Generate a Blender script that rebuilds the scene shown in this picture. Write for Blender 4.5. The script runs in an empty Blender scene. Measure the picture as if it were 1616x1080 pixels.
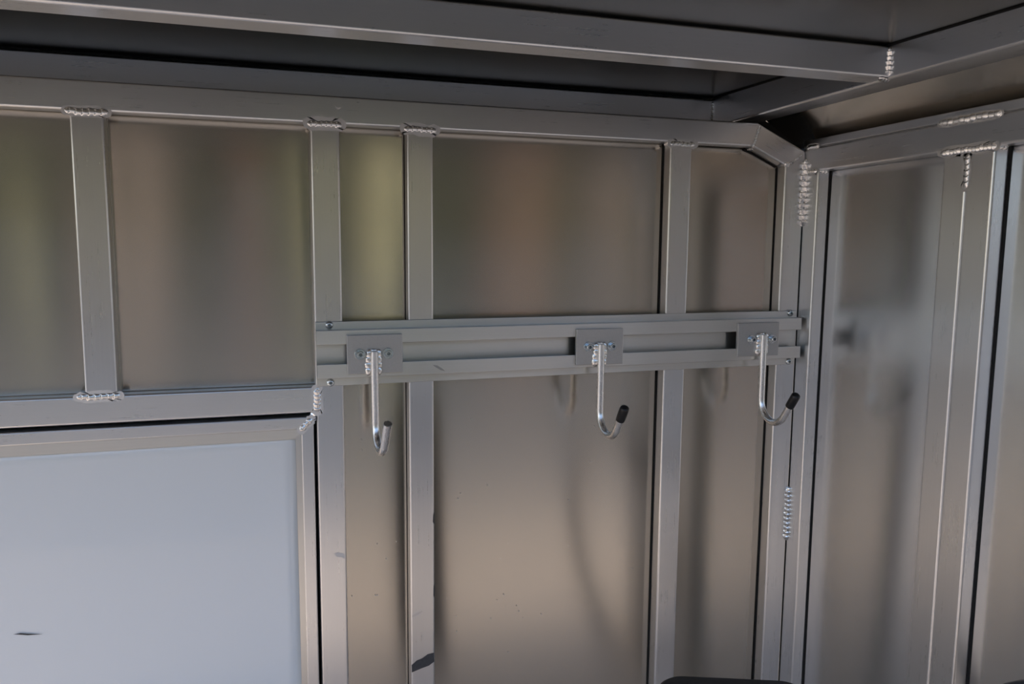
import bpy, bmesh, math, random
from mathutils import Vector, Matrix
random.seed(7)
V = Vector
SC = bpy.context.scene
COL = SC.collection

# ------------------------------------------------------------------ camera
cam_d = bpy.data.cameras.new('camera')
cam = bpy.data.objects.new('camera', cam_d)
COL.objects.link(cam)
cam_d.sensor_width = 36.0
cam_d.lens = 36.0 * 1235.0 / 1616.0
cam_d.clip_start = 0.02
# rows: image right, image down, view direction, in world axes (x right, y into the back wall, z up)
RX = V((0.95550686, -0.29486205, 0.00793846))
RD = V((-0.02696269, -0.1141101, -0.99310216))
RF = V((0.293734, 0.94870188, -0.11698326))
m = Matrix((RX, -RD, -RF)).transposed().to_4x4()
m.translation = V((0, -1.2, 0))
cam.matrix_world = m
cam_d.dof.use_dof = False
SC.camera = cam

# ------------------------------------------------------------------ world, sun, exposure
w = bpy.data.worlds.new('sky')
SC.world = w
w.use_nodes = True
nt = w.node_tree
sky = nt.nodes.new('ShaderNodeTexSky')
sky.sky_type = 'NISHITA'
sky.sun_disc = False
sky.sun_elevation = math.radians(50)
sky.sun_rotation = math.radians(-62)
sky.air_density = 1.0
sky.dust_density = 4.0
sky.ozone_density = 0.6
bg = nt.nodes['Background']
bg.inputs['Strength'].default_value = 0.20
nt.links.new(sky.outputs[0], bg.inputs[0])
sun_d = bpy.data.lights.new('sun', 'SUN')
sun = bpy.data.objects.new('sun', sun_d)
COL.objects.link(sun)
sun_d.energy = 1.6
sun_d.angle = math.radians(0.6)
sun_d.color = (1.0, 0.95, 0.87)
az, el = math.radians(-62), math.radians(50)      # sun stands behind and to the left of the body
sd = V((math.sin(az) * math.cos(el), math.cos(az) * math.cos(el), math.sin(el)))
sun.rotation_euler = sd.to_track_quat('Z', 'Y').to_euler()
SC.view_settings.view_transform = 'Standard'
SC.view_settings.look = 'None'
SC.view_settings.gamma = 1.0
SC.view_settings.use_curve_mapping = False
SC.view_settings.exposure = 1.14
SC.cycles.max_bounces = 12
SC.cycles.glossy_bounces = 8
SC.cycles.use_denoising = True


# ------------------------------------------------------------------ materials
def mat_new(name):
    mt = bpy.data.materials.new(name)
    mt.use_nodes = True
    return mt, mt.node_tree, mt.node_tree.nodes['Principled BSDF']


def metal(name, col, rough, aniso=0.0, grain=(900, 6), grain_amt=0.06, var=0.05, bump=0.0, blotch=0.0):
    """brushed or extruded metal; the UV map's u runs across the grain, v along it (metres)."""
    mt, t, b = mat_new(name)
    L = t.links.new
    b.inputs['Metallic'].default_value = 1.0
    uv = t.nodes.new('ShaderNodeUVMap')
    uv.uv_map = 'UVMap'
    mp = t.nodes.new('ShaderNodeMapping')
    mp.inputs['Scale'].default_value = (grain[0], grain[1], 1)
    L(uv.outputs[0], mp.inputs[0])
    nz = t.nodes.new('ShaderNodeTexNoise')
    nz.inputs['Scale'].default_value = 1.0
    nz.inputs['Detail'].default_value = 3
    L(mp.outputs[0], nz.inputs['Vector'])
    tc = t.nodes.new('ShaderNodeTexCoord')
    n2 = t.nodes.new('ShaderNodeTexNoise')
    n2.inputs['Scale'].default_value = 14
    n2.inputs['Detail'].default_value = 6
    n2.inputs['Roughness'].default_value = 0.65
    L(tc.outputs['Object'], n2.inputs['Vector'])
    # roughness = base + grain + blotches
    ma = t.nodes.new('ShaderNodeMath'); ma.operation = 'MULTIPLY_ADD'
    L(nz.outputs[0], ma.inputs[0]); ma.inputs[1].default_value = grain_amt; ma.inputs[2].default_value = rough - grain_amt / 2
    mb = t.nodes.new('ShaderNodeMath'); mb.operation = 'MULTIPLY_ADD'
    L(n2.outputs[0], mb.inputs[0]); mb.inputs[1].default_value = blotch; mb.inputs[2].default_value = -blotch / 2
    mc = t.nodes.new('ShaderNodeMath'); mc.operation = 'ADD'
    L(ma.outputs[0], mc.inputs[0]); L(mb.outputs[0], mc.inputs[1])
    L(mc.outputs[0], b.inputs['Roughness'])
    mx = t.nodes.new('ShaderNodeMix'); mx.data_type = 'RGBA'
    mx.inputs[6].default_value = tuple(c * (1 - var) for c in col) + (1,)
    mx.inputs[7].default_value = tuple(min(1, c * (1 + var)) for c in col) + (1,)
    L(nz.outputs[0], mx.inputs[0])
    L(mx.outputs[2], b.inputs['Base Color'])
    if aniso:
        b.inputs['Anisotropic'].default_value = aniso
        tg = t.nodes.new('ShaderNodeTangent')
        tg.direction_type = 'UV_MAP'
        tg.uv_map = 'UVMap'
        L(tg.outputs[0], b.inputs['Tangent'])
    if bump:
        bp = t.nodes.new('ShaderNodeBump')
        bp.inputs['Strength'].default_value = bump
        bp.inputs['Distance'].default_value = 0.001
        L(n2.outputs[0], bp.inputs['Height'])
        n2.inputs['Scale'].default_value = 160
        L(bp.outputs[0], b.inputs['Normal'])
    return mt


def plain(name, col, rough, spec=0.5, coat=0.0, noise=0.0, nscale=40, bump=0.0):
    mt, t, b = mat_new(name)
    L = t.links.new
    b.inputs['Roughness'].default_value = rough
    b.inputs['Specular IOR Level'].default_value = spec
    b.inputs['Coat Weight'].default_value = coat
    b.inputs['Coat Roughness'].default_value = 0.03
    tc = t.nodes.new('ShaderNodeTexCoord')
    n = t.nodes.new('ShaderNodeTexNoise')
    n.inputs['Scale'].default_value = nscale
    n.inputs['Detail'].default_value = 6
    L(tc.outputs['Object'], n.inputs['Vector'])
    mx = t.nodes.new('ShaderNodeMix'); mx.data_type = 'RGBA'
    mx.inputs[6].default_value = tuple(c * (1 - noise) for c in col) + (1,)
    mx.inputs[7].default_value = tuple(min(1, c * (1 + noise)) for c in col) + (1,)
    L(n.outputs[0], mx.inputs[0])
    L(mx.outputs[2], b.inputs['Base Color'])
    if bump:
        bp = t.nodes.new('ShaderNodeBump')
        bp.inputs['Strength'].default_value = bump
        bp.inputs['Distance'].default_value = 0.002
        L(n.outputs[0], bp.inputs['Height'])
        L(bp.outputs[0], b.inputs['Normal'])
    return mt


M_TUBE = metal('extruded_aluminium', (0.66, 0.67, 0.685), 0.29, 0.6, (700, 4), 0.08, 0.03, blotch=0.06)
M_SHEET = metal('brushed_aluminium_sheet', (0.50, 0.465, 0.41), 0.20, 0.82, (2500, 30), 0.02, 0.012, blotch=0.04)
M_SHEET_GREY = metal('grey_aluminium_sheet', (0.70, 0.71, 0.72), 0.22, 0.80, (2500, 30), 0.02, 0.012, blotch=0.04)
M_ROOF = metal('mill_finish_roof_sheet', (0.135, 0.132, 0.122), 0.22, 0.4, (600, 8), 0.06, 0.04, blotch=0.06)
M_RAIL = metal('satin_aluminium_rail', (0.64, 0.64, 0.62), 0.33, 0.6, (900, 3), 0.08, 0.06, blotch=0.05)
M_PLATE = metal('raw_cut_aluminium_plate', (0.46, 0.46, 0.46), 0.42, 0.0, (300, 300), 0.12, 0.08, blotch=0.15)
M_WELD = metal('weld_metal', (0.74, 0.74, 0.73), 0.22, 0.0, (200, 200), 0.1, 0.1, bump=0.35)
M_HALO = metal('etched_weld_halo', (0.66, 0.66, 0.66), 0.62, 0.0, (300, 300), 0.2, 0.15)
M_ROD = metal('drawn_aluminium_rod', (0.74, 0.74, 0.74), 0.27, 0.0, (400, 20), 0.12, 0.10, blotch=0.2)
M_ZINC = metal('zinc_plated_steel', (0.55, 0.60, 0.63), 0.22, 0.0, (200, 200), 0.06, 0.05)
M_DARKSTEEL = metal('dark_socket', (0.22, 0.25, 0.26), 0.35)
M_RUBBER = plain('black_rubber', (0.008, 0.008, 0.009), 0.30, 0.35)
M_GAP = plain('black_gap', (0.006, 0.006, 0.006), 0.7, 0.2)  # stands in for the darkness of gaps and seams
M_CASE = plain('black_plastic', (0.007, 0.006, 0.006), 0.45, 0.2, bump=0.1, nscale=300)
M_WHITE = plain('glossy_white_panel', (0.70, 0.725, 0.735), 0.22, 0.5, coat=0.6, noise=0.015, nscale=3)
M_SMUT = plain('dark_grease', (0.045, 0.045, 0.047), 0.55, 0.4, noise=0.5, nscale=200)
M_DULL = plain('reflection_wall_dull_boards', (0.21, 0.17, 0.14), 0.8, 0.2, noise=0.3, nscale=4)
M_DUST = plain('pale_dust', (0.45, 0.44, 0.42), 0.9, 0.1)
M_BOUNCE = plain('pale_bounce_floor', (0.50, 0.42, 0.35), 0.6, 0.3, noise=0.12, nscale=6)
M_SCUFF = metal('scuffed_metal', (0.36, 0.36, 0.35), 0.5, 0.0, (200, 200), 0.2, 0.2)
M_CONC = plain('pale_concrete', (0.31, 0.265, 0.225), 0.85, 0.3, noise=0.25, nscale=1.5)
M_ASPH = plain('grey_asphalt', (0.075, 0.083, 0.095), 0.5, 0.4, noise=0.25, nscale=3)
M_REFL_LEAF = plain('reflection_foliage', (0.032, 0.042, 0.018), 0.8, 0.2, noise=0.6, nscale=2)
M_LIME = plain('reflection_pale_foliage', (0.56, 0.54, 0.34), 0.8, 0.2, noise=0.25, nscale=2)
M_REFL_BRICK = plain('reflection_wall_brick', (0.19, 0.10, 0.07), 0.9, 0.1, noise=0.3, nscale=6)
M_REFL_BOARDS = plain('reflection_wall_boards', (0.21, 0.14, 0.10), 0.8, 0.2, noise=0.35, nscale=4)
M_REFL_RENDER = plain('reflection_wall_render', (0.40, 0.32, 0.265), 0.9, 0.2, noise=0.1, nscale=3)


# ------------------------------------------------------------------ mesh helpers
def tag(o, label=None, cat=None, group=None, kind=None):
    for k, v in (('label', label), ('category', cat), ('group', group), ('kind', kind)):
        if v:
            o[k] = v
    return o


def empty(name, loc=(0, 0, 0)):
    o = bpy.data.objects.new(name, None)
    o.location = loc
    o.empty_display_size = 0.05
    COL.objects.link(o)
    return o


def link(name, me, parent=None):
    o = bpy.data.objects.new(name, me)
    COL.objects.link(o)
    if parent is not None:
        o.parent = parent
    return o


def build(name, verts, faces, mats, parent=None, norms=None, uvs=None, midx=None, smooth=True):
    """norms / uvs: one entry per face, each a list with one value per corner."""
    me = bpy.data.meshes.new(name)
    me.from_pydata([tuple(v) for v in verts], [], faces)
    mats = mats if isinstance(mats, (list, tuple)) else [mats]
    for mt in mats:
        me.materials.append(mt)
    if midx:
        me.polygons.foreach_set('material_index', midx)
    me.polygons.foreach_set('use_smooth', [smooth] * len(me.polygons))
    if uvs:
        ul = me.uv_layers.new(name='UVMap')
        ul.data.foreach_set('uv', [c for f in uvs for p in f for c in (p[0], p[1])])
    me.update()
    if norms:
        me.normals_split_custom_set([tuple(n) for f in norms for n in f])
    return link(name, me, parent)


def rounded(wd, dp, r, seg=4):
    """closed profile: (u, v, nu, nv) points of a rounded rectangle centred on the axis."""
    out = []
    for cx, cy, a0 in ((wd / 2 - r, dp / 2 - r, 0), (-wd / 2 + r, dp / 2 - r, 90), (-wd / 2 + r, -dp / 2 + r, 180), (wd / 2 - r, -dp / 2 + r, 270)):
        for k in range(seg + 1):
            a = math.radians(a0 + 90 * k / seg)
            out.append((cx + r * math.cos(a), cy + r * math.sin(a), math.cos(a), math.sin(a)))
    return out


def poly_profile(pts):
    """closed sharp profile: every edge keeps its own flat normal."""
    out = []
    n = len(pts)
    for i in range(n):
        a, b = pts[i], pts[(i + 1) % n]
        dx, dy = b[0] - a[0], b[1] - a[1]
        l = math.hypot(dx, dy)
        out.append((a[0], a[1], dy / l, -dx / l))
        out.append((b[0], b[1], dy / l, -dx / l))
    return out


def eased(pts, r, seg=3):
    """closed profile from a counter-clockwise polygon with every corner eased to radius r."""
    out = []
    n = len(pts)
    for i in range(n):
        p, a, b = (V(pts[q % n] + (0,)) for q in (i, i - 1, i + 1))
        d0, d1 = (p - a).normalized(), (b - p).normalized()
        n0, n1 = V((d0.y, -d0.x, 0)), V((d1.y, -d1.x, 0))
        turn = d0.cross(d1).z
        for k in range(seg + 1):
            t = k / seg
            nn = (n0 * (1 - t) + n1 * t).normalized()
            if turn > 0:
                c = p - d0 * r + d1 * r
                q = c + nn * r
            else:
                c = p - d0 * r + d1 * r
                q = c - nn * r
            out.append((q.x, q.y, nn.x, nn.y))
    return out


def sweep(name, prof, p0, p1, ua, va, mat, parent=None, cut0=None, cut1=None, subdiv=1):
    """straight bar: the profile in axes ua/va swept from p0 to p1; cut0/cut1 are mitre plane normals."""
    p0, p1, ua, va = V(p0), V(p1), V(ua).normalized(), V(va).normalized()
    ax = (p1 - p0).normalized()
    ln = (p1 - p0).length
    c0 = V(cut0) if cut0 else ax
    c1 = V(cut1) if cut1 else ax
    n = len(prof)
    rings = []
    for k in range(subdiv + 1):
        ring = []
        for (u, v, nu, nv) in prof:
            off = ua * u + va * v
            s0 = -off.dot(c0) / ax.dot(c0)
            s1 = ln - off.dot(c1) / ax.dot(c1)
            f = k / subdiv
            ring.append((p0 + off + ax * (s0 * (1 - f) + s1 * f), s0 * (1 - f) + s1 * f))
        rings.append(ring)
    peri = [0]
    for i in range(n):
        a, b = prof[i], prof[(i + 1) % n]
        peri.append(peri[-1] + math.hypot(b[0] - a[0], b[1] - a[1]))
    vs = [q[0] for r in rings for q in r]
    flip = ua.cross(va).dot(ax) < 0
    fs, ns, us = [], [], []
    for k in range(subdiv):
        for i in range(n):
            j = (i + 1) % n
            if peri[i + 1] - peri[i] < 1e-9:
                continue
            idx = [k * n + i, k * n + j, (k + 1) * n + j, (k + 1) * n + i]
            nn = [ua * prof[q][2] + va * prof[q][3] for q in (i, j, j, i)]
            uu = [(peri[i], rings[k][i][1]), (peri[i + 1], rings[k][j][1]), (peri[i + 1], rings[k + 1][j][1]), (peri[i], rings[k + 1][i][1])]
            if flip:
                idx, nn, uu = idx[::-1], nn[::-1], uu[::-1]
            fs.append(idx); ns.append(nn); us.append(uu)
    for k, cn in ((0, -c0), (subdiv, c1)):
        seen, loop = set(), []
        for i in range(n):
            key = (round(prof[i][0], 7), round(prof[i][1], 7))
            if key not in seen:
                seen.add(key); loop.append(i)
        if (k == 0) != flip:
            loop = loop[::-1]
        cn = cn.normalized()
        fs.append(list(range(len(vs), len(vs) + len(loop))))
        vs.extend([vs[k * n + i] for i in loop])
        ns.append([cn] * len(loop))
        us.append([(prof[i][0], prof[i][1]) for i in loop])
    return build(name, vs, fs, mat, parent, ns, us)


def sheet(name, o, a, b, nrm, na, nb, amp, seed, mat, parent=None, thick=0.002, a_is_grain=True):
    """a thin, very slightly oil-canned metal sheet; o corner, a and b edge vectors, nrm the face seen."""
    o, a, b, nrm = V(o), V(a), V(b), V(nrm).normalized()
    rnd = random.Random(seed)
    la, lb = a.length, b.length
    waves = []
    for _ in range(7):
        waves.append((rnd.uniform(2, 9), rnd.uniform(1, 5), rnd.uniform(0, 6.3), rnd.uniform(0.3, 1)))

    def hgt(s, t):
        h = sum(q * math.sin(s * la * fx + t * lb * fy + ph) for fx, fy, ph, q in waves) / 3
        return amp * h * min(1, 14 * s * (1 - s)) * min(1, 14 * t * (1 - t))
    vs, fs, us = [], [], []
    for j in range(nb + 1):
        for i in range(na + 1):
            s, t = i / na, j / nb
            vs.append(o + a * s + b * t + nrm * hgt(s, t))
    ccw = a.cross(b).dot(nrm) > 0
    def uvof(i, j):
        s, t = i / na * la, j / nb * lb
        return (t, s) if a_is_grain else (s, t)
    W = na + 1
    for j in range(nb):
        for i in range(na):
            q = [(i, j), (i + 1, j), (i + 1, j + 1), (i, j + 1)]
            if not ccw:
                q = q[::-1]
            fs.append([y * W + x for x, y in q]); us.append([uvof(x, y) for x, y in q])
    base = len(vs)
    for c in (o, o + a, o + a + b, o + b):
        vs.append(c - nrm * thick)
    k = [base, base + 1, base + 2, base + 3]
    fs.append(k[::-1] if ccw else k); us.append([(0, 0)] * 4)
    edges = [([x for x in range(W)], k[0], k[1]), ([y * W + na for y in range(nb + 1)], k[1], k[2]),
             ([nb * W + x for x in range(na, -1, -1)], k[2], k[3]), ([y * W for y in range(nb, -1, -1)], k[3], k[0])]
    for e, c0, c1 in edges:
        f = e[::-1] + [c0, c1]
        if not ccw:
            f = f[::-1]
        fs.append(f); us.append([(0, 0)] * len(f))
    ob = build(name, vs, fs, mat, parent, None, us)
    ob.data.polygons.foreach_set('use_smooth', [i < na * nb for i in range(len(fs))])
    return ob


def box(name, c, s, mat, parent=None, bev=0.001, seg=2, rot=None):
    bm = bmesh.new()
    bmesh.ops.create_cube(bm, size=1)
    bmesh.ops.scale(bm, vec=s, verts=bm.verts)
    if bev:
        bmesh.ops.bevel(bm, geom=bm.edges[:], offset=bev, segments=seg, affect='EDGES', profile=0.5)
    uvl = bm.loops.layers.uv.new('UVMap')
    for f in bm.faces:
        n = [abs(q) for q in f.normal]
        ax = n.index(max(n))
        for lp in f.loops:
            co = lp.vert.co
            lp[uvl].uv = ((co.z, co.x) if ax == 1 else (co.z, co.y) if ax == 0 else (co.y, co.x))
    if rot is not None:
        bmesh.ops.rotate(bm, matrix=rot, verts=bm.verts)
    bmesh.ops.translate(bm, vec=c, verts=bm.verts)
    me = bpy.data.meshes.new(name)
    bm.to_mesh(me); bm.free()
    me.materials.append(mat)
    return link(name, me, parent)


def lathe(name, prof, axis_o, axis_d, mat, parent=None, seg=24, mats=None, midx=None):
    """prof: list of (radius, height) along axis_d from axis_o."""
    d = V(axis_d).normalized()
    u = d.orthogonal().normalized()
    v = d.cross(u)
    o = V(axis_o)
    vs, fs, us, mi = [], [], [], []
    for r, h in prof:
        for k in range(seg):
            a = 2 * math.pi * k / seg
            vs.append(o + d * h + (u * math.cos(a) + v * math.sin(a)) * r)
    for i in range(len(prof) - 1):
        for k in range(seg):
            j = (k + 1) % seg
            fs.append([i * seg + k, i * seg + j, (i + 1) * seg + j, (i + 1) * seg + k])
            us.append([(k / seg, prof[i][1]), ((k + 1) / seg, prof[i][1]), ((k + 1) / seg, prof[i + 1][1]), (k / seg, prof[i + 1][1])])
            mi.append(midx[i] if midx else 0)
    for i, rev in ((0, True), (len(prof) - 1, False)):
        f = [i * seg + k for k in range(seg)]
        fs.append(f[::-1] if rev else f)
        us.append([(0, 0)] * seg)
        mi.append((midx[min(i, len(midx) - 1)]) if midx else 0)
    ob = build(name, vs, fs, mats or mat, parent, None, us, mi)
    me = ob.data
    for e in me.edges:
        pass
    me.set_sharp_from_angle(angle=math.radians(35))
    return ob


def round_path(name, pts, r, mat, parent=None, seg=16, dome=0.0):
    """round bar along a planar or gently curved path."""
    pts = [V(p) for p in pts]
    n = len(pts)
    vs, fs, us = [], [], []
    t0 = (pts[1] - pts[0]).normalized()
    u = t0.orthogonal().normalized()
    dist = 0
    rings = []
    for i in range(n):
        t = (pts[min(i + 1, n - 1)] - pts[max(i - 1, 0)]).normalized()
        u = (u - t * u.dot(t)).normalized()
        v = t.cross(u)
        if i:
            dist += (pts[i] - pts[i - 1]).length
        rings.append((pts[i], t, u.copy(), v, dist, r))
    ext = []
    if dome:
        p, t, uu, vv, dd, _ = rings[0]
        ext = [(p - t * dome, t, uu, vv, -dome, r * 0.8)]
        p, t, uu, vv, dd, _ = rings[-1]
        rings = ext + rings + [(p + t * dome, t, uu, vv, dd + dome, r * 0.8)]
    for p, t, uu, vv, dd, rr in rings:
        for k in range(seg):
            a = 2 * math.pi * k / seg
            vs.append(p + (uu * math.cos(a) + vv * math.sin(a)) * rr)
    for i in range(len(rings) - 1):
        for k in range(seg):
            j = (k + 1) % seg
            fs.append([i * seg + k, i * seg + j, (i + 1) * seg + j, (i + 1) * seg + k])
            us.append([(k / seg * 6.28 * r, rings[i][4]), ((k + 1) / seg * 6.28 * r, rings[i][4]), ((k + 1) / seg * 6.28 * r, rings[i + 1][4]), (k / seg * 6.28 * r, rings[i + 1][4])])
    fs.append([k for k in range(seg)][::-1]); us.append([(0, 0)] * seg)
    L = len(rings) - 1
    fs.append([L * seg + k for k in range(seg)]); us.append([(0, 0)] * seg)
    ob = build(name, vs, fs, mat, parent, None, us)
    ob.data.set_sharp_from_angle(angle=math.radians(50))
    return ob


def weld(p0, p1, nrm, wd=0.010, hg=0.0022, pitch=0.0055, parent=None, halo=0.006, seed=None, rag=0.12, name='weld_bead'):
    """a stacked-coin weld bead from p0 to p1 lying on a face of normal nrm, with its etched halo."""
    p0, p1, nrm = V(p0), V(p1), V(nrm).normalized()
    rnd = random.Random(seed if seed is not None else int(1e5 * (p0.x + 2 * p0.z + 3 * p0.y)))
    t = (p1 - p0)
    ln = t.length
    t.normalize()
    nrm = (nrm - t * nrm.dot(t)).normalized()
    s = t.cross(nrm)
    nc = max(2, int(round(ln / pitch)))
    N, K = nc * 10, 10
    wob = [(rnd.uniform(0.6, 1.4), rnd.uniform(0, 6.3)) for _ in range(4)]
    amp = [rnd.uniform(0.8, 1.2) for _ in range(nc + 3)]
    shf = [rnd.uniform(-1, 1) * rag * wd for _ in range(nc + 3)]
    vs, fs, us, mi = [], [], [], []
    for i in range(N + 1):
        f = i / N
        x = f * ln
        endf = min(1.0, math.sqrt(max(0.0, min(x, ln - x)) / (wd * 0.45)) if min(x, ln - x) < wd * 0.45 else 1.0)
        for k in range(K + 1):
            q = 2 * k / K - 1
            ph = f * nc + 0.55 * q * q
            ci = int(max(0, math.floor(ph)))
            fr = ph - math.floor(ph)
            loc = ci if ci < len(amp) else -1
            wl = wd / 2 * (0.9 + 0.13 * math.sin(fr * math.pi)) * amp[loc] ** 0.5 * endf
            body = max(0.0, 1 - q * q) ** 0.5
            rip = (1 - fr) ** 1.0
            h = hg * endf * body * (0.45 + 0.75 * rip * amp[loc])
            vs.append(p0 + t * x + s * (q * wl + shf[loc] * 0.6) + nrm * (h - 0.0002))
    W = K + 1
    for i in range(N):
        for k in range(K):
            fs.append([i * W + k, i * W + k + 1, (i + 1) * W + k + 1, (i + 1) * W + k][::-1])
            us.append([(k / K * wd, i / N * ln)] * 4)
            mi.append(0)
    if halo:
        b = len(vs)
        n = 36
        vs.append((p0 + p1) / 2 + nrm * 0.0003)
        for k in range(n):
            a = 2 * math.pi * k / n
            ca, sa = math.cos(a), math.sin(a)
            ex = (ln / 2 + halo * 0.8) * (abs(ca) ** 0.5) * (1 if ca > 0 else -1)
            ey = (wd / 2 + halo * rnd.uniform(0.25, 1.0)) * (abs(sa) ** 0.7) * (1 if sa > 0 else -1)
            vs.append((p0 + p1) / 2 + t * ex + s * ey + nrm * 0.0003)
        for k in range(n):
            fs.append([b, b + 1 + (k + 1) % n, b + 1 + k]); us.append([(0, 0), (0.01, 0), (0, 0.01)]); mi.append(1)
    return build(name, vs, fs, [M_WELD, M_HALO], parent, None, us, mi)


def lump(name, c, s, mat, parent, seed, n=(14, 10)):
    """an irregular blob of weld metal: squashed ball with stacked rolls."""
    rnd = random.Random(seed)
    c, vs, fs, us = V(c), [], [], []
    ph = [rnd.uniform(0, 6.3) for _ in range(3)]
    for j in range(n[1] + 1):
        th = math.pi * j / n[1]
        for i in range(n[0]):
            a = 2 * math.pi * i / n[0]
            k = 1 + 0.10 * math.sin(9 * th + ph[0]) + 0.08 * math.sin(3 * a + ph[1] + 4 * th) + rnd.uniform(-.03, .03)
            vs.append(c + V((s[0] * math.sin(th) * math.cos(a) * k, s[1] * math.sin(th) * math.sin(a) * k, s[2] * math.cos(th))))
    for j in range(n[1]):
        for i in range(n[0]):
            q = (i + 1) % n[0]
            fs.append([j * n[0] + i, (j + 1) * n[0] + i, (j + 1) * n[0] + q, j * n[0] + q]); us.append([(0, 0), (0, .01), (.01, .01), (.01, 0)])
    return build(name, vs, fs, mat, parent, None, us)


def patch(name, pts, nrm, mat, parent, off=0.0003):
    nrm = V(nrm)
    vs = [V(p) + nrm * off for p in pts]
    f = list(range(len(pts)))
    a = (vs[1] - vs[0]).cross(vs[2] - vs[0])
    if a.dot(nrm) < 0:
        f = f[::-1]
    return build(name, vs, [f], mat, parent, None, [[(0, 0)] * len(f)])


# ------------------------------------------------------------------ sizes (metres; z 0 is the eye height, y 0 the face of the back frame)
TW, TD, TR = 0.0402, 0.0255, 0.0035       # frame tube: face width, depth, corner radius
TUBE = rounded(TW, TD, TR)
ZB = -1.05                                # bed floor
XL = -1.35                                # the body goes on to here, out of frame
XR = 0.9135                               # face of the right wall's frame
YR = -0.68                                # front edge of the roof
YF = -0.64                                # open front of the body
YD = TD / 2                               # tube axis behind the face

# ------------------------------------------------------------------ ground and unseen surroundings, laid out for reflections in the panels
g = build('ground', [(-30, -3.3, -1.6), (30, -3.3, -1.6), (30, 12, -1.6), (-30, 12, -1.6)], [[0, 1, 2, 3]], M_CONC)
tag(g, 'pale concrete yard in front of the open metal body', 'ground', kind='structure')
g = build('road', [(-60, -60, -1.6), (60, -60, -1.6), (60, -3.3, -1.6), (-60, -3.3, -1.6)], [[0, 1, 2, 3]], M_ASPH)
tag(g, 'unseen grey asphalt road laid out for its reflection', 'road', kind='structure')
for x0, x1, y, zt_, mt, lb in (  # unseen walls placed to give the streaks reflected in the panels
        (-9.5, -4.8, -12.0, 1.5, M_REFL_BOARDS, 'long brown board wall added for its reflection'),
        (-2.20, -1.75, -12.0, 2.0, M_REFL_RENDER, 'narrow pale rendered pier added for its reflection'),
        (-0.62, -0.30, -12.0, 1.9, M_REFL_BRICK, 'narrow red brick pier added for its reflection'),
        (3.55, 4.85, -12.0, 1.7, M_REFL_BOARDS, 'short brown board wall added for its reflection'),
        (5.35, 6.45, -12.0, 2.4, M_DULL, 'grey brown outbuilding added for its reflection'),
        (7.1, 14.0, -13.0, 2.8, M_REFL_RENDER, 'long pale rendered wall added for its reflection')):
    hw = box('reflection_wall', ((x0 + x1) / 2, y - 0.15, (zt_ - 1.6) / 2), (x1 - x0, 0.3, zt_ + 1.6), mt, bev=0.01)
    tag(hw, lb, 'wall', kind='structure')


def crown(tv, tf, c, s, seed):
    rnd = random.Random(seed)
    bm = bmesh.new()
    bmesh.ops.create_icosphere(bm, subdivisions=3, radius=1)
    for v in bm.verts:
        k = rnd.uniform(0.8, 1.15)
        v.co = V((v.co.x * s[0] * k, v.co.y * s[1] * k, v.co.z * s[2] * k)) + V(c)
    b = len(tv)
    tv.extend([v.co.copy() for v in bm.verts])
    tf.extend([[b + v.index for v in f.verts] for f in bm.faces])
    bm.free()


rt = random.Random(3)
tv, tf = [], []
for k in range(18):
    x = -25.5 + k * 2.9 + rt.uniform(-.8, .8)
    if k in (0, 1, 2, 4):
        continue
    crown(tv, tf, (x, -19 + rt.uniform(-2, 2), rt.uniform(0.8, 2.6)), (rt.uniform(1.3, 2.3), 1.6, rt.uniform(3.0, 4.6)), k)
for x, y, sx, sz in ((-1.2, -12.5, .42, 1.6), (0.0, -12, .22, 1.7), (0.85, -13, .3, 1.5), (1.48, -12, .14, 1.8), (2.45, -12.5, .25, 1.7), (3.15, -12, .3, 1.9), (5.08, -12, .2, 1.9), (6.75, -12.2, .22, 1.9)):  # near crowns placed for the dark streaks reflected in the panels
    crown(tv, tf, (x, y, -1.6 + sz), (sx, .5, sz), int(x * 10) + 90)
n_dark = len(tf)
for x, y, sx, sz in ((1.84, -11.6, .26, 2.0), (0.48, -12.0, .16, 1.6), (-3.6, -13.5, .30, 1.2)):  # pale crowns added for the bright streaks in the panels
    crown(tv, tf, (x, y, -1.6 + sz), (sx, .45, sz), int(x * 10) + 200)
tag(build('reflection_treeline', tv, tf, [M_REFL_LEAF, M_LIME], midx=[0] * n_dark + [1] * (len(tf) - n_dark), smooth=False), 'dark green trees and yellow green conifers shaped for their reflections', 'trees', kind='stuff')

# ------------------------------------------------------------------ back wall
wb = tag(empty('wall_back', (0, 0, 0)), 'welded aluminium tube frame with brushed sheet panels behind the hooks', 'wall', kind='structure')


def vpost(name, x0, x1, z0, z1, parent, cut1=None):
    c = (x0 + x1) / 2
    return sweep(name, rounded(x1 - x0, TD, TR), (c, YD, z0), (c, YD, z1), (1, 0, 0), (0, 1, 0), M_TUBE, parent, cut1=cut1)


ZT0, ZT1 = 0.1810, 0.2212          # top rail
zt = (ZT0 + ZT1) / 2
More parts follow.
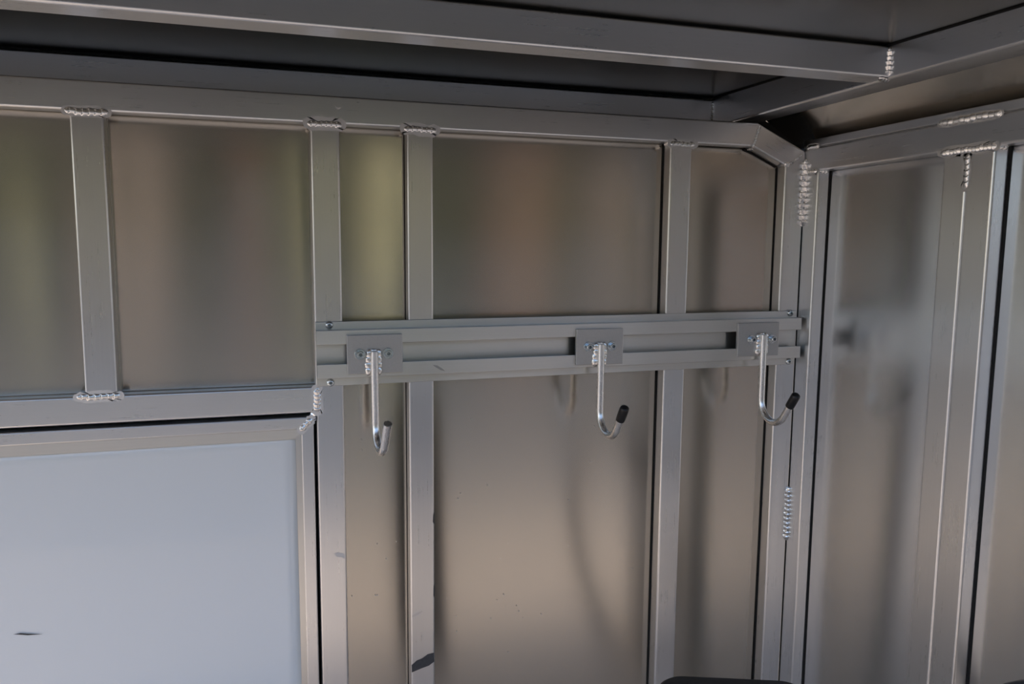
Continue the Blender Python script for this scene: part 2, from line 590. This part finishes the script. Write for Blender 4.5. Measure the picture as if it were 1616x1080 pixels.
# mitred run: top rail -> sloping corner piece -> corner post
dirs = V((0.0985, 0, -0.0435)).normalized()
cutA = (V((1, 0, 0)) + dirs).normalized()
cutB = (dirs + V((0, 0, -1))).normalized()
pA = V((0.8093, YD, zt))                       # axis corner at the top
xc = XR - TW / 2
tB = (xc - pA.x) / dirs.x
pB = pA + dirs * tB
sweep('top_rail', TUBE, (XL, YD, zt), pA, (0, 0, 1), (0, 1, 0), M_TUBE, wb, cut1=cutA)
up = dirs.cross(V((0, 1, 0)))
up = up if up.z > 0 else -up
sweep('corner_brace', TUBE, pA, pB, up, (0, 1, 0), M_TUBE, wb, cut0=cutA, cut1=cutB)
sweep('corner_post', TUBE, pB, (xc, YD, ZB), (1, 0, 0), (0, 1, 0), M_TUBE, wb, cut0=cutB)
vpost('post', -0.2500, -0.2088, -0.2075, ZT0, wb)
vpost('post', 0.0622, 0.1036, ZB, ZT0, wb)
vpost('post', 0.2032, 0.2432, ZB, ZT0, wb)
vpost('post', 0.6468, 0.6870, ZB, ZT0, wb)
vpost('post', -0.9500, -0.9100, -0.2075, ZT0, wb)
sweep('middle_rail', TUBE, (XL, YD, -0.2276), (0.0622, YD, -0.2276), (0, 0, 1), (0, 1, 0), M_TUBE, wb)
# sheet panels, fixed to the back of the frame
PY = TD + 0.0005


def panel(x0, x1, z0, z1, seed, amp=0.0018):
    return sheet('sheet_panel', (x0, PY, z0), (x1 - x0, 0, 0), (0, 0, z1 - z0), (0, -1, 0), max(6, int((x1 - x0) / .02)), max(8, int((z1 - z0) / .03)), amp, seed, M_SHEET, wb)


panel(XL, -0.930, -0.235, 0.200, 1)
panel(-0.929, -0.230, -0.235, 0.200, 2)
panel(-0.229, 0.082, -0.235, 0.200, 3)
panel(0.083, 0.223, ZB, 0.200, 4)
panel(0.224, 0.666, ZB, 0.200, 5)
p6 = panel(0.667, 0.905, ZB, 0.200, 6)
for v in p6.data.vertices:                       # cut to the slope of the corner brace
    v.co.z = min(v.co.z, 0.200 - 0.4416 * (v.co.x - 0.8093))
box('corner_light_stop', (0.9180, 0.0175, (ZB + 0.155) / 2), (0.036, 0.015, 0.155 - ZB), M_GAP, wb, 0.001)  # black box added to block light through the corner seam
# black strips drawn for the shade in the gaps between sheets and frame
def gap_shade(p0, p1, parent, wd=0.0045):
    d = V(p1) - V(p0)
    ua = (0, 0, 1) if abs(d.z) < 0.5 * d.length else (1, 0, 0)
    return sweep('gap_shade_line', rounded(wd, wd, wd * 0.3, 2), p0, p1, ua, (0, 1, 0) if abs(d.y) < 0.5 * d.length else (1, 0, 0), M_GAP, parent)
gap_shade((0.6463, 0.0250, ZB), (0.6463, 0.0250, ZT0), wb, 0.0030)
gap_shade((0.8728, 0.0250, ZB), (0.8728, 0.0250, 0.149), wb, 0.0028)
gap_shade((0.2030, 0.0252, ZB), (0.2030, 0.0252, ZT0), wb, 0.0014)
gap_shade((0.8035, 0.0250, 0.1797), (0.8700, 0.0250, 0.1507), wb, 0.0030)
patch('grease_smear', [(0.0950, 0, 0.2090), (0.0985, 0, 0.2045), (0.1010, 0, 0.2020), (0.1050, 0, 0.2025), (0.1075, 0, 0.2060), (0.1020, 0, 0.2045)], (0, -1, 0), M_HALO, wb)
# welds on the back frame
F = (0, -1, 0)
weld((-0.2560, 0, 0.1800), (-0.2015, 0, 0.1798), F, 0.0105, 0.0030, 0.0075, wb, 0.004)
weld((0.0575, 0, 0.1806), (0.1080, 0, 0.1800), F, 0.0100, 0.0028, 0.0075, wb, 0.007)
weld((0.1985, 0, 0.1800), (0.2490, 0, 0.1796), F, 0.0100, 0.0028, 0.0075, wb, 0.007)
weld((0.6450, 0, 0.1792), (0.6930, 0, 0.1790), F, 0.0085, 0.0014, 0.0075, wb, 0.006)
weld((-0.2610, 0, -0.2085), (-0.2040, 0, -0.2090), F, 0.0095, 0.0028, 0.0080, wb, 0.005)
weld((0.0640, 0, -0.2090), (0.0640, 0, -0.2475), F, 0.0105, 0.0022, 0.0065, wb, 0.006)
weld((0.6447, 0.002, 0.1790), (0.6447, 0.019, 0.1780), (-1, 0, -0.8), 0.007, 0.0022, 0.004, wb, 0.0)
weld((0.2010, 0.001, 0.1790), (0.2010, 0.016, 0.1780), (-1, 0, -0.8), 0.007, 0.0022, 0.004, wb, 0.0)
weld((0.0600, 0.001, 0.1790), (0.0600, 0.016, 0.1780), (-1, 0, -0.8), 0.007, 0.0022, 0.004, wb, 0.0)
weld((0.8175, 0, 0.2165), (0.8045, 0, 0.1800), F, 0.0055, 0.0012, 0.005, wb, 0.002)
weld((0.8060, 0.001, 0.1765), (0.8060, 0.016, 0.1765), (-0.2, -0.2, -1), 0.007, 0.0018, 0.004, wb, 0.0)
weld((0.8720, -0.0005, 0.1560), (0.8785, -0.0005, 0.1490), (-0.4, -1, -0.3), 0.010, 0.0026, 0.005, wb, 0.0)
weld((0.8800, 0, 0.1530), (0.9080, 0, 0.1730), F, 0.0040, 0.0006, 0.005, wb, 0.002)
# grease and scuffs left on the posts
patch('grease_smear', [(0.2045, 0, -0.6745), (0.213, 0, -0.668), (0.222, 0, -0.6655), (0.231, 0, -0.6600), (0.2415, 0, -0.6590), (0.2418, 0, -0.6745), (0.233, 0, -0.6800), (0.220, 0, -0.6830), (0.2045, 0, -0.6875)], F, M_SMUT, wb)
patch('grease_smear', [(0.0845, 0, -0.4725), (0.090, 0, -0.4705), (0.1005, 0, -0.4745), (0.1010, 0, -0.4830), (0.096, 0, -0.4795), (0.088, 0, -0.4775)], F, M_HALO, wb)
patch('grease_smear', [(0.2412, 0, -0.425), (0.2428, 0, -0.418), (0.2428, 0, -0.441), (0.2405, 0, -0.436)], F, M_SMUT, wb)
patch('grease_smear', [(0.2415, 0, -0.545), (0.2428, 0, -0.538), (0.2428, 0, -0.566), (0.2412, 0, -0.560)], F, M_SMUT, wb)
patch('grease_smear', [(0.2050, 0, -0.590), (0.212, 0, -0.587), (0.222, 0, -0.584), (0.223, 0, -0.586), (0.213, 0, -0.591), (0.206, 0, -0.593)], F, M_HALO, wb)

rs = random.Random(12)
vs, fs = [], []
for k in range(46):
    x = rs.choice((rs.uniform(0.11, 0.195), rs.uniform(0.26, 0.63), rs.uniform(0.26, 0.40)))
    z, r = rs.uniform(-0.75, -0.25), rs.uniform(0.0003, 0.0009)
    b = len(vs)
    vs += [(x + r * math.cos(q * math.pi / 4), PY - 0.0021, z + r * math.sin(q * math.pi / 4)) for q in range(8)]
    fs.append(list(range(b, b + 8)))
tag(build('dust_specks', vs, fs, M_DUST, wb), kind='stuff')

# ------------------------------------------------------------------ hatch door, lower left of the back wall
dr = tag(empty('door_1', (0.058, 0, ZB + 0.03)), 'closed white hatch door in a mitred aluminium frame, below the middle rail', 'door', kind='structure')
DX, DZ = 0.0580, -0.2535
def dchild(o):
    o.matrix_parent_inverse = Matrix.Translation(-V(dr.location))
    return o
FW = 0.0185
DPRO = rounded(FW, 0.030, 0.0022, 3)
c45 = V((1, 0, -1)).normalized()
pc = V((DX - FW / 2, 0.0150, DZ - FW / 2))
dchild(sweep('frame_rail', DPRO, (XL + 0.3, 0.0150, pc.z), pc, (0, 0, 1), (0, 1, 0), M_TUBE, dr, cut1=c45))
dchild(sweep('frame_stile', DPRO, pc, (pc.x, 0.0150, ZB + 0.03), (1, 0, 0), (0, 1, 0), M_TUBE, dr, cut0=c45))
# retaining lips, set back a little from the frame
lt, ls = 0.0150, 0.0085
xi, zi = DX - FW, DZ - FW
vs = [(XL + 0.3, 0.0030, zi), (xi, 0.0030, zi), (xi - ls, 0.0032, zi - lt), (XL + 0.3, 0.0032, zi - lt), (XL + 0.3, 0.012, zi - lt), (xi - ls, 0.012, zi - lt), (xi, 0.012, zi), (XL + 0.3, 0.012, zi)]
fcs = [[0, 3, 2, 1], [3, 4, 5, 2], [4, 7, 6, 5], [0, 1, 6, 7], [1, 2, 5, 6], [0, 7, 4, 3]]
dchild(build('retaining_lip', vs, fcs, M_RAIL, dr, None, [[(vs[i][2], vs[i][0]) for i in f] for f in fcs], smooth=False))
vs = [(xi, 0.0030, zi), (xi, 0.0030, ZB + 0.03), (xi - ls, 0.0032, ZB + 0.03), (xi - ls, 0.0032, zi - lt), (xi, 0.012, zi), (xi, 0.012, ZB + 0.03), (xi - ls, 0.012, ZB + 0.03), (xi - ls, 0.012, zi - lt)]
fcs = [[0, 3, 2, 1], [3, 7, 6, 2], [4, 5, 6, 7], [0, 1, 5, 4], [0, 4, 7, 3], [1, 2, 6, 5]]
dchild(build('retaining_lip', vs, fcs, M_RAIL, dr, None, [[(vs[i][0], vs[i][2]) for i in f] for f in fcs], smooth=False))
dchild(sheet('white_panel', (XL + 0.3, 0.0085, ZB + 0.03), (xi - 0.001 - XL - 0.3, 0, 0), (0, 0, zi - ZB - 0.03), F, 40, 24, 0.0015, 11, M_WHITE, dr))
dchild(weld((0.0372, -0.0002, -0.2742), (0.0560, -0.0002, -0.2555), F, 0.0095, 0.0026, 0.007, dr, 0.005))
dchild(patch('scratch', [(-0.3590, 0.0083, -0.5440), (-0.350, 0.0083, -0.5435), (-0.341, 0.0083, -0.5455), (-0.322, 0.0083, -0.5490), (-0.341, 0.0083, -0.5480), (-0.352, 0.0083, -0.5455)], F, M_SMUT, dr, 0.0016))
# black strips added behind the gap round the door to keep light out
dchild(box('door_gap_light_stop', ((XL + 0.06) / 2, 0.032, -0.2500), (0.06 - XL - 0.01, 0.012, 0.020), M_GAP, dr, 0.001))
dchild(box('door_gap_light_stop', (0.0610, 0.032, (ZB - 0.26) / 2), (0.014, 0.012, -0.26 - ZB), M_GAP, dr, 0.001))

# ------------------------------------------------------------------ right wall
wr = tag(empty('wall_right', (XR, 0, 0)), 'welded aluminium end wall with paired tube posts and brushed sheet panels', 'wall', kind='structure')
def rchild(o):
    o.matrix_parent_inverse = Matrix.Translation(-V(wr.location))
    return o
XA = XR + TD / 2
RZ0, RZ1 = 0.1408, 0.1818
def rpost(name, y0, y1, z1=RZ0):
    return rchild(sweep(name, rounded(abs(y1 - y0), TD, TR), (XA, (y0 + y1) / 2, ZB), (XA, (y0 + y1) / 2, z1), (0, 1, 0), (1, 0, 0), M_TUBE, wr))
rpost('corner_post', -0.0362, 0.0005)
rpost('post', -0.3422, -0.3020)
rpost('post', -0.3846, -0.3426)
rpost('post', -0.600, -0.560)
rchild(sweep('top_rail', rounded(RZ1 - RZ0, TD, TR), (XA, 0.004, (RZ0 + RZ1) / 2), (XA, YF, (RZ0 + RZ1) / 2), (0, 0, 1), (1, 0, 0), M_TUBE, wr))
rchild(sweep('cap_strip', rounded(0.0130, 0.030, 0.0012, 2), (XR + 0.0155, 0.006, 0.1895), (XR + 0.0155, YF, 0.1895), (0, 0, 1), (1, 0, 0), M_TUBE, wr))
PX = XR + TD + 0.0005
def rpanel(y0, y1, seed, amp=0.0010):
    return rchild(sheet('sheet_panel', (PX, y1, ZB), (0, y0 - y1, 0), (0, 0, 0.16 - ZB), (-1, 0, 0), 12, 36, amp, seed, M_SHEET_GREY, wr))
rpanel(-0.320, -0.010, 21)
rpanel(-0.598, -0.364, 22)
rchild(gap_shade((0.9383, -0.0368, ZB), (0.9383, -0.0368, RZ0), wr, 0.0028))
rchild(gap_shade((0.9383, -0.3852, ZB), (0.9383, -0.3852, RZ0), wr, 0.0036))
R = (-1, 0, 0)
rchild(weld((XR - 0.0020, -0.0025, 0.1640), (XR - 0.0020, -0.0025, 0.0450), (-1, -1, 0), 0.0170, 0.0070, 0.0098, wr, 0.0, rag=0.16))
rchild(weld((XR - 0.0016, -0.0020, -0.4330), (XR - 0.0016, -0.0020, -0.5370), (-1, -1, 0), 0.0150, 0.0058, 0.0085, wr, 0.0, rag=0.10))
rchild(weld((XR, -0.0060, 0.1415), (XR, -0.0330, 0.1405), R, 0.0085, 0.0028, 0.0055, wr, 0.004))
rchild(weld((XR + 0.002, -0.0370, 0.1395), (XR + 0.021, -0.0370, 0.1390), (0, -1, -0.6), 0.0080, 0.0026, 0.0055, wr, 0.0))
rchild(weld((XR, -0.0040, 0.1828), (XR, -0.0350, 0.1825), R, 0.0085, 0.0032, 0.0095, wr, 0.003))
rchild(weld((XR, -0.2960, 0.1405), (XR, -0.3870, 0.1400), R, 0.0105, 0.0030, 0.0062, wr, 0.006))
rchild(weld((XR + 0.001, -0.3856, 0.1395), (XR + 0.021, -0.3856, 0.1385), (0, -1, -0.5), 0.0080, 0.0026, 0.0060, wr, 0.0))
rchild(weld((XR, -0.3424, 0.1350), (XR, -0.3424, 0.0880), R, 0.0090, 0.0022, 0.0085, wr, 0.005))
rchild(weld((XR - 0.0005, -0.2900, 0.1822), (XR - 0.0005, -0.3920, 0.1812), R, 0.0110, 0.0036, 0.0095, wr, 0.003))

# ------------------------------------------------------------------ ceiling: roof sheet, its tubes, sloping shoulder sheets
ce = tag(empty('ceiling', (0, 0, 0.276)), 'aluminium roof sheet on welded square tubes above the back wall', 'ceiling', kind='structure')
def cchild(o):
    o.matrix_parent_inverse = Matrix.Translation(-V(ce.location))
    return o
XC = 0.8000                                      # inner face of the roof's side tube
RT0, RT1 = 0.2335, 0.2745
rz = (RT0 + RT1) / 2
cchild(sweep('cross_beam', rounded(RT1 - RT0, 0.041, 0.0035), (XL, -0.2925, rz), (XC, -0.2925, rz), (0, 0, 1), (0, 1, 0), M_TUBE, ce))
cchild(sweep('rear_rail', rounded(0.0810, 0.041, 0.0035), (XL, 0.1480, 0.2410), (XC, 0.1480, 0.2410), (0, 0, 1), (0, 1, 0), M_TUBE, ce))
cchild(sweep('side_rail', rounded(0.0530, 0.052, 0.0035), (XC + 0.026, 0.1685, 0.2575), (XC + 0.026, YR, 0.2575), (0, 0, 1), (1, 0, 0), M_TUBE, ce))
cchild(sweep('front_rail', rounded(RT1 - RT0, 0.041, 0.0035), (XL, YR + 0.02, rz), (XC, YR + 0.02, rz), (0, 0, 1), (0, 1, 0), M_TUBE, ce))
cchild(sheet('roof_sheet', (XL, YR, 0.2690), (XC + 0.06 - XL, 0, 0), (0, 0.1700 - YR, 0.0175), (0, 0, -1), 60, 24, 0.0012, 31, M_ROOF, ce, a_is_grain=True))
n = V((-0.53, 0, -0.85))
cchild(sheet('shoulder_sheet', (XC + 0.040, YR, 0.2560), (0, 0.17 - YR, 0), (0.108, 0, -0.0660), n, 24, 6, 0.0004, 32, M_SHEET, ce))
cchild(sheet('rear_leak_stop_sheet', (XL, TD + 0.004, 0.190), (0.80 - XL, 0, 0), (0, 0.100, 0.012), (0, -0.12, 0.99), 40, 6, 0.0003, 33, M_ROOF, ce))  # added to close the light leak above the back wall
cchild(box('rear_light_stop', ((XL + 0.93) / 2, 0.1735, 0.230), (0.93 - XL, 0.003, 0.130), M_ROOF, ce, 0.0005))  # unseen strip added to stop light leaking in at the rear seam
q_ = math.atan(0.0175 / 0.85)
cchild(sweep('seam_shade', rounded(0.0035, 0.0030, 0.0012, 2), (XC - 0.0005, 0.125, 0.2690 + (0.125 - YR) * 0.0206 - 0.0005), (XC - 0.0005, YR + 0.002, 0.2685), (0, 0, 1), (1, 0, 0), M_GAP, ce))  # black strip added to draw the dark seam under the roof sheet
cchild(build('gap_shade_sheet', [(0.804, 0.060, 0.10), (0.985, 0.060, 0.10), (0.985, 0.060, 0.185), (0.85, 0.060, 0.245), (0.804, 0.060, 0.2305), (0.804, 0.062, 0.10), (0.985, 0.062, 0.10), (0.985, 0.062, 0.185), (0.85, 0.062, 0.245), (0.804, 0.062, 0.2305)],
    [[0, 1, 2, 3, 4], [9, 8, 7, 6, 5], [0, 5, 6, 1], [1, 6, 7, 2], [2, 7, 8, 3], [3, 8, 9, 4], [4, 9, 5, 0]], M_GAP, ce, None, [[(0, 0)] * 5] * 2 + [[(0, 0)] * 4] * 5, smooth=False))  # black sheet added for the darkness of the gap behind the corner
cchild(weld((XC - 0.0005, -0.3135, 0.2730), (XC - 0.0005, -0.3135, 0.2350), (-1, -1, 0), 0.0125, 0.0046, 0.0060, ce, 0.0))
cchild(weld((XC - 0.0125, -0.3090, 0.2330), (XC + 0.0090, -0.3050, 0.2322), (0, 0, -1), 0.0100, 0.0036, 0.0060, ce, 0.0))
cchild(weld((XC - 0.0005, 0.1270, 0.2780), (XC - 0.0005, 0.1270, 0.2400), (-1, -1, 0), 0.0090, 0.0032, 0.0070, ce, 0.0))

# ------------------------------------------------------------------ floor of the body
fl = box('floor', ((XL + 0.945) / 2, (-0.76 + 0.03) / 2, ZB - 0.03), (0.945 - XL, 0.03 + 0.76, 0.06), M_BOUNCE, bev=0.002)  # unseen; pale warm colour chosen to bounce light onto the frame
tag(fl, 'unseen floor under the metal frame, made pale to bounce light', 'floor', kind='structure')

# ------------------------------------------------------------------ slotted mounting rail
ang = -math.radians(0.29)
rail = tag(empty('mounting_rail', (0.0635, 0, -0.1582)), 'long slotted aluminium channel screwed across the posts, carrying three hooks', 'rail')
rail.rotation_euler = (0, ang, 0)
LR = 0.8442
sweep('back_plate', eased([(-0.049, -0.003), (0.049, -0.003), (0.049, 0.0), (-0.049, 0.0)], 0.0012), (0, 0, 0), (LR, 0, 0), (0, 0, 1), (0, 1, 0), M_RAIL, rail)
def chan(sg):
    z = 0.0012
    pts = [(z + sg * 0.0362, -0.003), (z + sg * 0.0362, -0.020), (z + sg * 0.0146, -0.020), (z + sg * 0.0146, -0.0178), (z + sg * 0.0338, -0.0178), (z + sg * 0.0338, -0.003)]
    ar = sum(pts[i][0] * pts[(i + 1) % 6][1] - pts[(i + 1) % 6][0] * pts[i][1] for i in range(6))
    if ar < 0:
        pts = pts[::-1]
    return eased(pts, 0.0011)
for sg in (1, -1):
    sweep('channel_lip', chan(sg), (0, 0, 0), (LR, 0, 0), (0, 0, 1), (0, 1, 0), M_RAIL, rail)
for x, z in ((0.0202, 0.0440), (0.0200, -0.0437), (0.8318, 0.0448), (0.8325, -0.0432)):
    s_ = lathe('screw', [(0.0062, 0.0), (0.0060, 0.0016), (0.0048, 0.0036), (0.0030, 0.0046), (0.0024, 0.0047), (0.0022, 0.0022), (0.0005, 0.0022)], (x, -0.003, z), (0, -1, 0), None, rail, 20, [M_ZINC, M_DARKSTEEL], [0, 0, 0, 0, 1, 1])
patch('scuff_mark', [(0.1735, -0.020, -0.0205), (0.181, -0.020, -0.0215), (0.189, -0.020, -0.0270), (0.193, -0.020, -0.0310), (0.186, -0.020, -0.0290), (0.178, -0.020, -0.0240)], F, M_SCUFF, rail)

# ------------------------------------------------------------------ the three coat hooks
def make_hook(x, z, plate_dx, yaw, capped, tip, label, seed, top=0.0045, rot=0.0):
    h = tag(empty('coat_hook', (x, -0.020, z)), label, 'hook', 'J hooks on the slotted rail')
    h.rotation_euler = (0, ang + math.radians(rot), 0)
    box('plate', (plate_dx, -0.00325, 0), (0.083, 0.0065, 0.0590), M_PLATE, h, 0.0010, 2)
    for sx in (-0.0205, 0.0210):
        b = lathe('bolt', [(0.0051, 0.0), (0.0051, 0.0060), (0.0045, 0.0068), (0.0026, 0.0068), (0.0023, 0.0040), (0.0004, 0.0040)], (sx, -0.0080, 0.0006), (0, -1, 0), None, h, 20, [M_ZINC, M_DARKSTEEL], [0, 0, 0, 1, 1])
        lathe('washer', [(0.0030, 0.0), (0.0080, 0.0), (0.0083, 0.0003), (0.0083, 0.0012), (0.0080, 0.0015), (0.0040, 0.0015)], (sx, -0.0065, 0.0006), (0, -1, 0), M_ZINC, b, 24)
    # rod: straight drop, J bend towards the room, straight prong
    yr, r, z0 = -0.0120, 0.0360, -0.1030
    cs, sn = math.cos(yaw), math.sin(yaw)
    def P(d, zz):
        return V((sn * d, yr - cs * d, zz))
    pts = [P(0, top - k / 8 * (top - z0)) for k in range(8)]
    for k in range(0, 19):
        a = math.radians(145 * k / 18)
        pts.append(P(r - r * math.cos(a), z0 - r * math.sin(a)))
    de, ze = r - r * math.cos(math.radians(145)), z0 - r * math.sin(math.radians(145))
    td, tz = math.sin(math.radians(145)), -math.cos(math.radians(145))
    for k in range(1, 5):
        pts.append(P(de + td * tip * k / 4, ze + tz * tip * k / 4))
    rod = round_path('rod', pts, 0.0060, M_ROD, h, 18, dome=0.0004)
    if capped:
        c0 = P(de + td * (tip - 0.024), ze + tz * (tip - 0.024))
        ax = V((sn * td, -cs * td, tz))
        cap = lathe('end_cap', [(0.0062, 0), (0.0073, 0.0002), (0.0075, 0.0020), (0.0075, 0.0240), (0.0070, 0.0265), (0.0055, 0.0280), (0.0025, 0.0286)], c0, ax, M_RUBBER, rod, 24)
        cap['label'] = 'black rubber end cap'
    # welds: stacked lumps either side of the rod
    rnd = random.Random(seed)
    for sg in (-1, 1):
        for k in range(4):
            zz = top - 0.004 - k * 0.0083
            wdt = 0.0046 if sg < 0 else 0.0032
            lump('weld_bead', (sg * (0.0074 + 0.0006 * k * (1 if sg < 0 else 0.3)), -0.0082, zz), (wdt * rnd.uniform(1.0, 1.5), 0.0040 * rnd.uniform(0.8, 1.2), 0.0074 * rnd.uniform(0.9, 1.15)), M_WELD, h, seed * 10 + k + (5 if sg > 0 else 0))
    lump('weld_bead', (-0.001, -0.0080, top + 0.0015), (0.0060, 0.0026, 0.0026), M_WELD, h, seed * 10 + 9)
    return h


make_hook(0.1465, -0.1572, 0.0018, math.radians(3.5), False, 0.046, 'J hook with a bare tip, at the rail end nearest the white door', 1)
make_hook(0.5142, -0.1566, 0.0003, 0.0, True, 0.0475, 'black-capped J hook in the middle of the rail, between the other two', 2, rot=0.4)
make_hook(0.8215, -0.1525, -0.0060, 0.0, True, 0.0490, 'black-capped J hook at the rail end beside the corner post', 3, top=0.0085)

# ------------------------------------------------------------------ black things cut off by the lower edge of the picture
cs = tag(empty('tool_case', (0.3480, -0.6930, ZB)), 'slim black upright case, only its rounded top edge showing below the hooks', 'case')
cs.rotation_euler = (0, 0, -math.radians(21.3))
CH = -0.3540 - ZB
def rrect(lx, ly, r, z, seg=8):
    out = []
    for cx, cy, a0 in ((lx / 2 - r, ly / 2 - r, 0), (-lx / 2 + r, ly / 2 - r, 90), (-lx / 2 + r, -ly / 2 + r, 180), (lx / 2 - r, -ly / 2 + r, 270)):
        for k in range(seg + 1):
            a = math.radians(a0 + 90 * k / seg)
            out.append((cx + r * math.cos(a), cy + r * math.sin(a), z))
    return out
def loft(name, rings, mat, parent):
    rings = [rrect(*q) for q in rings]
    n = len(rings[0])
    vs = [p for r in rings for p in r]
    fs = []
    for q in range(len(rings) - 1):
        for k in range(n):
            fs.append([q * n + k, q * n + (k + 1) % n, (q + 1) * n + (k + 1) % n, (q + 1) * n + k])
    fs.append(list(range(n))[::-1])
    fs.append(list(range((len(rings) - 1) * n, len(rings) * n)))
    o = build(name, vs, fs, mat, parent)
    o.data.set_sharp_from_angle(angle=math.radians(40))
    return o
CL, CW = 0.122, 0.066
loft('body', [(CL - .02, CW - .02, .015, 0.0), (CL - .004, CW - .004, .022, 0.006), (CL - .002, CW - .002, .022, CH - 0.075)], M_CASE, cs)
loft('lid', [(CL + .000, CW + .000, .022, CH - 0.0745), (CL + .004, CW + .004, .024, CH - 0.068), (CL + .004, CW + .004, .024, CH - 0.008), (CL, CW, .022, CH - 0.003), (CL - .008, CW - .008, .018, CH)], M_CASE, cs)
box('latch', (0.0, -CW / 2 - 0.004, CH - 0.075), (0.035, 0.010, 0.045), M_CASE, cs, 0.003)

pts = []
for i in range(81):
    a = math.radians(-100 + 374 * i / 80)
    pts.append((0.0001 * i, 0.267 * math.cos(a), 0.2845 + 0.267 * math.sin(a)))
hs = round_path('hose', pts, 0.0170, M_RUBBER, None, 16)
hs.location = (0.888, -0.665, ZB)
tag(hs, 'black rubber hose loop on edge against the end wall, cut off by the picture corner', 'hose')
